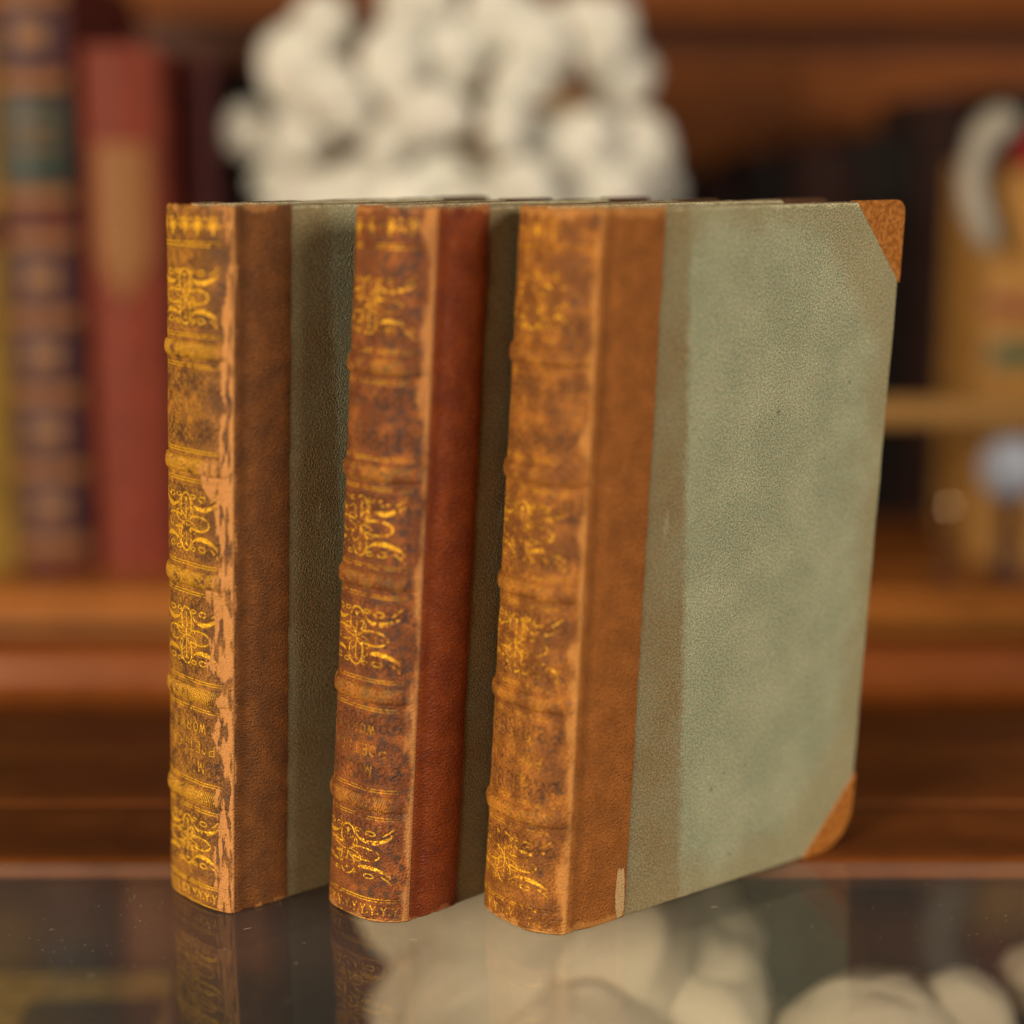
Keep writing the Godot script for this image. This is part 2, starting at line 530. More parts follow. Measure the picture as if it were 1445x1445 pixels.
func leather_material(p: Dictionary, arc_len: float, strip: float, bands: Array) -> StandardMaterial3D:
	var pxm := TPM * 1000.0
	gw = int((arc_len + strip) * pxm)
	gh = int(BH * pxm)
	gm = PackedByteArray()
	gm.resize(gw * gh)
	bm = PackedByteArray()
	bm.resize(gw * gh)
	var aw := arc_len * pxm
	var cx: float = aw * p.get("centre", 0.46)
	var ys := []                                         # band centres from the top, in pixels
	for b in bands: ys.append((BH - b) * pxm)
	# tooling
	for y in ys:
		for off in [-4.3, -3.6, 3.5, 4.2]:
			stroke(Vector2(4, y + off * TPM), Vector2(aw * 0.9, y + off * TPM), 1.3, minf(255.0, p.hatch + 70.0))
		var x := 0.0
		while x < aw * 0.86:
			stroke(Vector2(x, y + 2.1 * TPM), Vector2(x + 9, y - 2.1 * TPM), 1.2, p.hatch)
			x += 5.0
		for k in 9:
			for off in [-9.4, -7.0, 6.8, 9.2]:
				arc(Vector2(aw * (0.06 + 0.1 * k), y + off * TPM), 8, 9, 0.4 * k, 5.0 + 0.4 * k, 1.4, 220, true)
				stroke(Vector2(aw * (0.06 + 0.1 * k) + 9, y + off * TPM - 8), Vector2(aw * (0.06 + 0.1 * k) + 13, y + off * TPM + 8), 1.3, 200, true)
	var edges := [0.0] + ys + [float(gh)]
	for k in [0, 2, 3, 5]:
		var cy: float = (edges[k] + edges[k + 1]) * 0.5
		if k == 0: cy += 4.6 * TPM
		if k == 5: cy -= 2.4 * TPM
		ornament(Vector2(cx, cy), aw * 0.33, (7.6 if k in [0, 5] else 8.4) * TPM)
	# roll at the head and at the tail
	for off in [9.2, 10.1]:
		stroke(Vector2(2, off * TPM), Vector2(aw * 0.93, off * TPM), 1.5)
	var n := 5
	for k in n:
		var q := Vector2(aw * (0.1 + 0.18 * k), 5.0 * TPM)
		arc(q + Vector2(0, -4), 10, 12, 0, TAU, 2.4)
		stamp(q.x, q.y - 2, 7.0)
		stroke(q + Vector2(0, 6), q + Vector2(0, 18), 3.0)
		arc(q + Vector2(aw * 0.09, 8), 10, 9, PI, TAU, 2.0)
		stamp(q.x + aw * 0.09, q.y - 14, 3.4)
	for off in [7.0, 6.3, 1.0]:
		stroke(Vector2(2, gh - off * TPM), Vector2(aw * 0.93, gh - off * TPM), 1.5)
	for k in 11:
		var q := Vector2(aw * (0.05 + 0.085 * k), gh - 3.6 * TPM)
		stroke(q + Vector2(0, 10), q, 2.0)
		stroke(q, q + Vector2(-6, -10), 1.8)
		stroke(q, q + Vector2(6, -10), 1.8)
		stamp(q.x + aw * 0.042, q.y + 6, 2.2)
	# title: three worn lines; and faint remains two panels from the top
	var ty: float = (edges[4] + edges[5]) * 0.5
	lettering("WORKS", Vector2(cx, ty - 5.4 * TPM), 2.6 * TPM, 3.3 * TPM, p.title)
	lettering("POETICAL", Vector2(cx, ty + 0.2 * TPM), 2.9 * TPM, 2.9 * TPM, p.title)
	lettering("M", Vector2(cx + 6.0 * TPM, ty + 5.8 * TPM), 2.7 * TPM, 3.3 * TPM, p.title)
	# surface
	var n1 := noise_bytes(p.seed, 0.012, gw, gh, 5)
	var n2 := noise_bytes(p.seed + 1, 0.03, gw, gh, 5)
	var n3 := noise_bytes(p.seed + 2, 0.10, gw, gh, 3)
	var grain := noise_bytes(p.seed + 3, 0.16, gw, gh, 3)
	var speck := noise_bytes(p.seed + 4, 0.45, gw, gh, 2)
	var streak := noise_bytes(p.seed + 5, 0.22, gw, gh, 3, 4, 1)
	var rag := noise_bytes(p.seed + 6, 0.02, gw, gh, 5, 1, 3)
	var isl := noise_bytes(p.seed + 8, 0.05, gw, gh, 4, 1, 5)
	var low := noise(p.seed + 7, 0.006, 3)
	var alb := PackedByteArray()
	alb.resize(gw * gh * 3)
	var orm := PackedByteArray()
	orm.resize(gw * gh * 3)
	var hgt := PackedByteArray()
	hgt.resize(gw * gh)
	var c_dark: Color = p.dark
	var c_mid: Color = p.mid
	var c_strip: Color = p.strip
	var c_strip2: Color = p.strip2
	var tan: Color = p.tan
	var gold := Color8(250, 186, 44)
	var plum := Color8(64, 44, 40)
	for y in gh:
		var vy := float(y) / gh
		var wear_w: float = p.wear * (0.55 + 0.75 * (low.get_noise_1d(y) + 0.5)) * lerpf(p.wear_top, 1.0, smoothstep(0.12, 0.4, vy)) * TPM
		var near_edge := minf(y, gh - y) / TPM
		for x in gw:
			var i := y * gw + x
			var a := n1[i] / 255.0
			var b := n2[i] / 255.0
			var c3 := n3[i] / 255.0
			var g := grain[i] / 255.0
			var sp := speck[i] / 255.0
			var d := aw - x                                   # pixels from the ridge, to the left
			var col: Color
			var metal := 0.0
			var rough := 0.62
			var hh := 0.45 + (g - 0.5) * 0.34
			var rg := rag[i] / 255.0 - 0.5
			if d > 0:
				var ux := x / aw
				col = c_dark.lerp(c_mid, clampf((a - 0.3) * 1.6 + (c3 - 0.5) * 0.7, 0, 1))
				# residue of gilding over the leather
				var sheen: float = p.sheen * clampf((b - 0.32) * 2.4, 0, 1) * (1.0 - smoothstep(0.5, 0.95, ux)) * (0.35 + 0.75 * sp)
				col = col.lerp(Color8(206, 142, 34), sheen)
				metal = 0.35 * sheen
				# dark scuffed patches
				var pl: float = clampf((b + (c3 - 0.5) * 0.5 - p.plum) * 5.0, 0, 1) * (0.35 + 0.65 * smoothstep(0.25, 0.8, ux)) * 0.75
				col = col.lerp(plum, pl)
				var bl := bm[i] / 255.0
				col = col.lerp(Color8(52, 30, 18), bl * 0.55 * clampf(1.4 - a, 0, 1))
				hh -= bl * 0.2
				col = col.lerp(Color8(58, 32, 18), clampf((g + sp * 0.4 - 0.72) * 3.4, 0, 1) * 0.6)
				# gold where it survives
				var keep: float = clampf((a * 0.5 + b * 0.5 + (c3 - 0.5) * 0.5 - lerpf(p.gold_top, p.gold, smoothstep(0.0, 0.5, vy))) * 6.0, 0, 1)
				keep *= 1.0 - smoothstep(0.74, 0.98, ux) * 0.85
				var ga := gm[i] / 255.0 * keep * (0.72 + 0.28 * sp)
				col = col.lerp(gold, ga)
				metal = maxf(metal, 0.55 * ga)
				rough = lerpf(rough, 0.40, ga)
				hh -= gm[i] / 255.0 * 0.18
				# rubbed ridge
				var we: float = clampf((wear_w - d + rg * wear_w * p.ragged + (c3 - 0.5) * 9.0) / p.soft, 0, 1) * p.wear_full
				we *= 1.0 - p.islands * clampf((isl[i] / 255.0 - 0.55) * 12.0, 0, 1) * smoothstep(1.0, 7.0, d)
				col = col.lerp(tan, we)
				metal *= 1.0 - we
				rough = lerpf(rough, 0.88, we)
				hh -= we * 0.12
			else:
				var st := streak[i] / 255.0
				col = c_strip.lerp(c_strip2, clampf((st - 0.5) * 0.9 + (a - 0.5) * 1.0 + 0.5, 0, 1))
				col = col.lerp(Color8(62, 34, 14), clampf((g + (st - 0.5) * 0.4 - 0.5) * 2.6, 0, 1) * 0.5)
				rough = p.strip_rough + (g - 0.5) * 0.2
				hh += (st - 0.5) * 0.22
				var we2: float = clampf((p.wear_in * TPM + d + rg * 22.0 + (c3 - 0.5) * 8.0) / p.soft, 0, 1) * p.wear_full
				col = col.lerp(tan, we2)
				rough = lerpf(rough, 0.88, we2)
				# pale scuffs
				var sc := clampf((b * 0.6 + st * 0.5 - p.scuff) * 8.0, 0, 1)
				col = col.lerp(tan, sc * 0.6)
			# head and tail rubbed pale
			var ew: float = clampf((p.edge_wear - near_edge + rg * 4.0) / 0.7, 0, 1) * (0.5 + 0.5 * c3)
			col = col.lerp(tan, ew * 0.85)
			metal *= 1.0 - ew
			# patch lost from the foot of the strip
			if p.has("patch"):
				var px := (x - gw + 2.2 * TPM) / (1.7 * TPM) + rg * 1.3
				var py := (y - gh + 7.0 * TPM) / (7.5 * TPM) + rg
				if px * px + py * py < 1.0 and x > aw:
					col = col.lerp(Color8(196, 164, 120), 0.8)
			var l := 0.70 + 0.56 * sp
			alb[i * 3] = int(clampf(col.r * l, 0, 1) * 255)
			alb[i * 3 + 1] = int(clampf(col.g * l, 0, 1) * 255)
			alb[i * 3 + 2] = int(clampf(col.b * l, 0, 1) * 255)
			orm[i * 3] = 255
			orm[i * 3 + 1] = int(clampf(rough, 0, 1) * 255)
			orm[i * 3 + 2] = int(clampf(metal, 0, 1) * 255)
			hgt[i] = int(clampf(hh, 0, 1) * 255)
	var o := StandardMaterial3D.new()
	o.albedo_texture = tex_rgb(alb, gw, gh)
	var ot := tex_rgb(orm, gw, gh)
	o.roughness = 1.0
	o.roughness_texture = ot
	o.roughness_texture_channel = BaseMaterial3D.TEXTURE_CHANNEL_GREEN
	o.metallic = 1.0
	o.metallic_texture = ot
	o.metallic_texture_channel = BaseMaterial3D.TEXTURE_CHANNEL_BLUE
	o.heightmap_enabled = true
	o.heightmap_texture = ImageTexture.create_from_image(Image.create_from_data(gw, gh, false, Image.FORMAT_L8, hgt))
	o.heightmap_scale = 0.11
	o.metallic_specular = 0.34
	o.texture_repeat = false
	return o

func cloth_material() -> StandardMaterial3D:
	var w := 720
	var h := 1280
	var n1 := noise_bytes(201, 0.006, w, h, 4)
	var n2 := noise_bytes(202, 0.03, w, h, 4)
	var n3 := noise_bytes(203, 0.26, w, h, 2)
	var n4 := noise_bytes(204, 0.22, w, h, 3)
	var n5 := noise_bytes(205, 0.30, w, h, 2)
	var scr := PackedByteArray()
	gw = w
	gh = h
	gm = PackedByteArray()
	gm.resize(w * h)
	bm = PackedByteArray()
	bm.resize(w * h)
	rng.seed = 77
	for k in 46:                                              # fine scratches
		var a := Vector2(rng.randf_range(160, 700), rng.randf_range(30, 1250))
		var dir := Vector2(rng.randf_range(-0.5, 0.9), rng.randf_range(-1, -0.2)).normalized()
		var len := rng.randf_range(12, 70)
		var b := a + dir * len
		stroke(a, a.lerp(b, 0.5) + Vector2(rng.randf_range(-3, 3), 0), 0.7, rng.randf_range(30, 110))
		stroke(a.lerp(b, 0.5), b, 0.7, rng.randf_range(30, 100))
	for k in 26:                                              # dark spots
		stamp(rng.randf_range(170, 700), rng.randf_range(40, 1240), rng.randf_range(0.8, 2.6), rng.randf_range(60, 170), true)
	for q in [[432, 372, 4.5], [330, 1075, 4.0], [360, 1050, 3.0], [560, 470, 2.6], [610, 330, 3.0]]:
		stamp(q[0], q[1], q[2], 140, true)
	for q in [[205, 90, 14], [180, 540, 9], [176, 560, 8], [250, 970, 9]]:   # pale rubs
		for k in 30:
			stamp(q[0] + rng.randfn() * q[2] * 0.35, q[1] + rng.randfn() * q[2], 1.6, 90)
	scr = gm
	var alb := PackedByteArray()
	alb.resize(w * h * 3)
	var hgt := PackedByteArray()
	hgt.resize(w * h)
	var green := Color8(152, 153, 125)
	var green2 := Color8(136, 139, 114)
	var brown := Color8(136, 116, 80)
	var stain := Color8(116, 95, 64)
	for y in h:
		for x in w:
			var i := y * w + x
			var a := n1[i] / 255.0
			var b := n2[i] / 255.0
			var c := n3[i] / 255.0
			var d := n4[i] / 255.0
			var e := n5[i] / 255.0
			var col := green2.lerp(green, clampf((a - 0.25) * 1.7 + (b - 0.5) * 0.5, 0, 1))
			# brown offset along the leather, with a straight soft border
			var xe := x + (b - 0.5) * 12.0 - lerpf(0.0, 78.0, float(y) / h)
			var s := 1.0 - smoothstep(178.0, 200.0, xe)
			col = col.lerp(stain, s * (0.80 + 0.5 * (a - 0.5)))
			# foxing near the other edges and beside the corners
			var near := minf(minf(w - x, h - y), y + 12.0) + (a - 0.5) * 90.0 + (b - 0.5) * 50.0
			var f := 1.0 - smoothstep(0.0, 95.0, near)
			var cor := minf(Vector2(w - x, y).dot(Vector2(0.72, 0.55)), Vector2(w - x, h - y).dot(Vector2(0.72, 0.55))) + (b - 0.5) * 30.0
			f = maxf(f * 0.75, (1.0 - smoothstep(150.0, 205.0, cor)) * 0.7)
			col = col.lerp(brown, f * (0.45 + 0.5 * b))
			# thread flecks of both dyes
			col = col.lerp(Color8(102, 138, 110), clampf((c - 0.53) * 3.4, 0, 1) * 0.7)
			col = col.lerp(Color8(182, 132, 92), clampf((e - 0.53) * 3.4, 0, 1) * 0.7)
			# frayed pale upper edge
			col = col.lerp(Color8(196, 186, 152), (1.0 - smoothstep(2.0, 9.0, y + (b - 0.5) * 10.0)) * 0.6)
			if y < 2: col = Color8(92, 74, 52).lerp(col, 0.25 * b)          # darker brown board edge
			col = col.lerp(Color8(190, 190, 165), scr[i] / 255.0 * 0.8)
			col = col.lerp(Color8(60, 62, 48), bm[i] / 255.0 * 0.7)
			var l := 0.62 + 0.74 * d
			alb[i * 3] = int(clampf(col.r * l, 0, 1) * 255)
			alb[i * 3 + 1] = int(clampf(col.g * l, 0, 1) * 255)
			alb[i * 3 + 2] = int(clampf(col.b * l, 0, 1) * 255)
			hgt[i] = int(clampf(d * 0.5 + c * 0.4 + 0.05, 0, 1) * 255)
	var o := StandardMaterial3D.new()
	o.albedo_texture = tex_rgb(alb, w, h)
	o.roughness = 0.85
	o.metallic_specular = 0.3
	o.heightmap_enabled = true
	o.heightmap_texture = ImageTexture.create_from_image(Image.create_from_data(w, h, false, Image.FORMAT_L8, hgt))
	o.heightmap_scale = 0.045
	o.texture_repeat = false
	return o


# ===================================================================== the three books
func rounded(x0: float, x1: float, y0: float, y1: float, r_top: float, r_bot: float, jit: float, grow := 0.0) -> PackedVector2Array:
	# counter-clockwise from the lower left; the right corners are rounded
	var p := PackedVector2Array()
	x1 += grow
	y0 -= grow
	y1 += grow
	var n := 28
	for i in n: p.append(Vector2(lerpf(x0, x1 - r_bot, float(i) / n), y0))
	for i in 9:
		var a := -PI / 2 + PI / 2 * i / 8
		p.append(Vector2(x1 - r_bot + r_bot * cos(a), y0 + r_bot + r_bot * sin(a)))
	for i in range(1, n): p.append(Vector2(x1, lerpf(y0 + r_bot, y1 - r_top, float(i) / n)))
	for i in 9:
		var a := PI / 2 * i / 8
		p.append(Vector2(x1 - r_top + r_top * cos(a), y1 - r_top + r_top * sin(a)))
	for i in range(1, n + 1): p.append(Vector2(lerpf(x1 - r_top, x0, float(i) / n), y1))
	if jit > 0:
		for i in p.size():
			if p[i].x > x0 + 0.001:
				var o := Vector2(rng.randf() - 0.5, rng.randf() - 0.5) * jit
				if p[i].y < y0 + 0.0004: o.y = absf(o.y)
				p[i] += o
	return p

func make_front_books() -> void:
	var cloth := cloth_material()
	var looks := [
		{"seed": 300, "dark": Color8(94, 58, 24), "mid": Color8(158, 102, 38), "strip": Color8(88, 50, 18), "strip2": Color8(124, 72, 26), "tan": Color8(176, 120, 66), "wear": 6.6, "wear_top": 0.45, "ragged": 0.9,
			"islands": 0.95, "sheen": 0.95, "plum": 0.62, "gold": 0.22, "gold_top": 0.20, "wear_in": 0.2, "soft": 4.0, "wear_full": 1.0, "scuff": 0.86, "edge_wear": 0.9, "strip_rough": 0.62, "title": 235.0, "hatch": 235.0},
		{"seed": 340, "dark": Color8(104, 54, 22), "mid": Color8(160, 90, 34), "strip": Color8(108, 40, 6), "strip2": Color8(142, 62, 12), "tan": Color8(178, 120, 66), "wear": 2.9, "wear_top": 1.25, "ragged": 1.0,
			"islands": 0.2, "sheen": 0.16, "plum": 0.52, "gold": 0.32, "gold_top": 0.38, "wear_in": 0.0, "soft": 12.0, "wear_full": 0.85, "scuff": 0.93, "edge_wear": 1.5, "strip_rough": 0.46, "title": 170.0, "hatch": 120.0},
		{"seed": 380, "dark": Color8(112, 64, 20), "mid": Color8(170, 104, 34), "strip": Color8(128, 72, 20), "strip2": Color8(158, 92, 32), "tan": Color8(184, 126, 64), "wear": 2.7, "wear_top": 1.0, "ragged": 1.2,
			"islands": 0.1, "sheen": 0.36, "plum": 0.66, "gold": 0.42, "gold_top": 0.54, "wear_in": 0.7, "soft": 16.0, "wear_full": 0.8, "scuff": 0.84, "edge_wear": 2.1, "strip_rough": 0.66, "title": 140.0, "hatch": 70.0, "patch": true},
	]
	var spots := [
		{"at": Vector3(-0.0754, 0, -0.4790), "yaw": 0.7274, "t": 0.031, "b": 0.0036, "strip": 0.0175, "sh": 0.0096, "taper": 0.0, "bands": [0.1531, 0.1229, 0.0925, 0.0606, 0.0321], "rt": 0.003, "rb": 0.003,
			"label": "old book at the left with the yellowest gold and most rubbed spine ridge, green sides"},
		{"at": Vector3(-0.0280, 0, -0.4733), "yaw": 0.7814, "t": 0.031, "b": 0.0074, "strip": 0.0178, "sh": 0.0142, "taper": 0.07, "bands": [0.1503, 0.1229, 0.0946, 0.0640, 0.0338], "rt": 0.003, "rb": 0.003,
			"label": "old book in the middle of the three with a glossy red-brown leather strip"},
		{"at": Vector3(0.0142, 0, -0.4650), "yaw": 0.6623, "t": 0.034, "b": 0.0070, "strip": 0.0206, "sh": 0.0125, "taper": 0.10, "bands": [0.1534, 0.1234, 0.0932, 0.0637, 0.0323], "rt": 0.0035, "rb": 0.0125,
			"label": "old book nearest the viewer showing its whole grey-green cover with leather corners"},
	]
	for k in 3:
		rng.seed = 900 + k
		half_leather_book(spots[k], looks[k], cloth)

func half_leather_book(s: Dictionary, look: Dictionary, cloth: Material) -> void:
	var w := 0.1093
	var t: float = s.t
	var b: float = s.b
	var strip: float = s.strip
	var o := thing("half_leather_book", s.label, "book", s.at, s.yaw, "three matching half-leather books")
	shear = s.sh / BH
	taper = s.taper
	var th := 0.0026
	# outline of the spine: rounded, a little flat in the middle
	var n := 30
	var outline := []
	var arc_len := 0.0
	for i in n + 1:
		var zeta := -cos(PI * i / n) if i % n else (-1.0 if i == 0 else 1.0)
		var q := Vector2(-b * (1.0 - pow(absf(zeta), 3.2)), -t / 2 * (1.0 - zeta))
		if i > 0: arc_len += q.distance_to(outline[i - 1])
		outline.append(q)
	var total := arc_len + strip
	var mat := leather_material(look, arc_len, strip, s.bands)
	var lift := 0.0003
	# section from the rear joint round the spine to the edge of the strip: [x, z, nx, nz, u]
	var sec := []
	var run := 0.0
	for i in n + 1:
		if i > 0: run += outline[i].distance_to(outline[i - 1])
		var tg: Vector2 = (outline[mini(n, i + 1)] - outline[maxi(0, i - 1)]).normalized()
		sec.append([outline[i].x - tg.y * lift, outline[i].y + tg.x * lift, -tg.y, tg.x, run])
	# soften the ridge
	sec[n][0] += 0.0004
	sec[n][1] -= 0.0003
	for q in [0.0006, 0.0014, 0.0024, 0.0034, 0.0046, 0.006, 0.008, 0.011, 0.014, strip - 0.0006, strip]:
		var dip := 0.0006 * exp(-pow((q - 0.0036) / 0.0016, 2))
		var zz: float = lift - dip
		if q < 0.001: zz = lift - 0.0002
		if q == strip: zz = -0.0001
		sec.append([q, zz, 0.0, 1.0, arc_len + q])
	var p := []
	var uvs := []
	var rows := 44
	var wob := noise(look.seed + 20, 60.0, 3)
	for r in rows + 5:
		var row := []
		var ur := []
		for c in sec:
			var y := 0.0
			var inn := 0.0
			var top_j: float = wob.get_noise_2d(c[4] * 6.0, 3.0) * 0.0007
			var bot_j: float = absf(wob.get_noise_2d(c[4] * 6.0, 9.0)) * 0.0006
			if r == 0:
				y = bot_j + 0.0004
				inn = 0.0013
			elif r == 1:
				y = bot_j
				inn = 0.0006
			elif r <= rows + 1:
				var k := float(r - 2) / (rows - 1)
				y = lerpf(bot_j + 0.0006, BH + top_j - 0.0007, k)
				inn = 0.0
				inn += wob.get_noise_2d(c[4] * 2.0, y * 2.0) * 0.00022
			elif r == rows + 2:
				y = BH + top_j
				inn = 0.0005
			elif r == rows + 3:
				y = BH + top_j - 0.0002
				inn = 0.0012
			else:
				y = BH + top_j - 0.0016
				inn = 0.0016
			if c[4] > arc_len + 0.0055: inn = minf(inn, 0.0002)
			row.append(Vector3(c[0] - c[2] * inn, y, c[1] - c[3] * inn))
			ur.append(Vector2(clampf(c[4] / total, 0.002, 0.998), clampf(1.0 - y / BH, 0.002, 0.998)))
		p.append(row)
		uvs.append(ur)
	var leather := part("leather_spine", sheet(p, uvs), mat, o)
	leather.set_meta("label", "brown leather spine with gold tooling and rubbed ridge")
	# raised bands
	for y0 in s.bands:
		var bp := []
		var bu := []
		for r in 9:
			var k := r / 8.0
			var row := []
			var ur := []
			for i in n + 1:
				var c = sec[i]
				var f: float = c[4] / arc_len
				var fade := smoothstep(0.0, 0.12, f) * (1.0 - smoothstep(0.86, 1.0, f))
				var up := -0.00015 + 0.00115 * pow(sin(PI * k), 0.45) * (0.2 + 0.8 * fade)
				if r == 0 or r == 8: up = -0.0005
				var y: float = y0 + (k - 0.5) * 0.0052 + wob.get_noise_2d(f * 3.0, y0 * 40.0) * 0.0004
				row.append(Vector3(c[0] + c[2] * up, y, c[1] + c[3] * up))
				ur.append(Vector2(clampf(c[4] / total, 0.002, 0.998), 1.0 - y / BH))
			bp.append(row)
			bu.append(ur)
		part("raised_band", sheet(bp, bu), mat, o)
	# boards covered with cloth
	var front := rounded(0.0068, w, 0.0, BH, s.rt, s.rb, 0.0003)
	part("cover_board", slab(front, 0.0, -th, 0.0004, w, BH), cloth, o)
	var back := rounded(0.0068, w, 0.0, BH, 0.003, 0.003, 0.0003)
	part("cover_board", slab(back, -t + th, -t, 0.0004, w, BH), cloth, o)
	# rear leather strip
	var rear := PackedVector2Array([Vector2(-0.0002, 0.0003), Vector2(strip, 0.0003), Vector2(strip, BH - 0.0003), Vector2(-0.0002, BH - 0.0003)])
	part("rear_strip", slab(rear, -t + 0.0009, -t - 0.0003, 0.0002, 0.06, BH), m_strip(look), o)
	# leather corners
	for side in 2:
		var z0 := 0.00028 if side == 0 else -t + th + 0.00025
		var z1 := -th - 0.00025 if side == 0 else -t - 0.00028
		for up in 2:
			var rr: float = (s.rt if up == 1 else s.rb) if side == 0 else 0.003
			var poly := PackedVector2Array()
			var cx := 0.0195
			var cy := 0.0225
			var g := 0.00022
			if up == 1:
				poly.append(Vector2(w - cx, BH + g))
				poly.append(Vector2(w + g, BH - cy))
				for i in 9:
					var a := PI / 2 * i / 8
					poly.append(Vector2(w - rr + (rr + g) * cos(a), BH - rr + (rr + g) * sin(a)))
			else:
				poly.append(Vector2(w + g, cy))
				poly.append(Vector2(w - cx, 0.00001))
				for i in 9:
					var a := -PI / 2 + PI / 2 * i / 8
					poly.append(Vector2(w - rr + (rr + g) * cos(a), maxf(0.00001, rr + (rr + g) * sin(a))))
			part("leather_corner", slab(poly, z0, z1, 0.0002, 0.06, BH), m_strip(look) if side == 0 and s.rb > 0.01 else m.dark_leather, o)
	# pages
	var block := PackedVector2Array([Vector2(0.0005, 0.0006), Vector2(w - 0.0035, 0.0025), Vector2(w - 0.0035, BH - 0.0025), Vector2(0.0005, BH - 0.0022)])
	part("page_block", slab(block, -th - 0.0001, -t + th + 0.0001, 0.0003, w, BH), m.pages, o)
	shear = 0.0
	taper = 0.0

var strip_cache := {}
func m_strip(look: Dictionary) -> StandardMaterial3D:
	if not strip_cache.has(look.seed):
		strip_cache[look.seed] = mottled(look.strip, look.strip2.lerp(look.tan, 0.4), look.strip_rough, 0.07, 26.0, 0.02, look.seed)
	return strip_cache[look.seed]


# ===================================================================== books standing in the bookcase
# spine faces the room; x0..x1 at the spine's front z
func shelf_book(label: String, x0: float, x1: float, zf: float, h: float, depth: float, mat: Material, marks: Array, lean := 0.0) -> Node3D:
	var w := x1 - x0
	var o := thing("shelf_book", label, "book", Vector3((x0 + x1) * 0.5, 0, zf), 0.0, "books standing in the bookcase")
	o.rotation.z = lean
	var bul := w * 0.16
	var radius := (bul * bul + w * w / 4) / (2 * bul)
	var half := asin(w / 2 / radius)
	var ring := func(y0: float, y1: float, out: float, f0: float, f1: float) -> ArrayMesh:
		var p := []
		for r in 4:
			var y: float = [y0, y0, y1, y1][r]
			var off: float = [-0.002, out, out, -0.002][r]
			var row := []
			for i in 15:
				var a := lerpf(-half * f0, half * f1, i / 14.0)
				row.append(Vector3((radius + off) * sin(a), y, (radius + off) * cos(a) - radius))
			p.append(row)
		return sheet(p, [])
	part("spine", ring.call(0.0, h, 0.0, 1.0, 1.0), mat, o)
	for s in [-1, 1]:
		part("cover_board", cbox(Vector3(0.003, h, depth - bul), 0.0008), mat, o, Vector3(s * (w * 0.5 - 0.0015), h * 0.5, -bul - (depth - bul) * 0.5))
	part("page_block", cbox(Vector3(w - 0.0064, h - 0.006, depth - bul - 0.006), 0.0005), m.pages, o, Vector3(0, h * 0.5 - 0.001, -bul - (depth - bul) * 0.5 + 0.001))
	for k in marks:
		part(k[0], ring.call(k[1], k[2], k[3], k[4], k[5]), k[6], o)
	return o

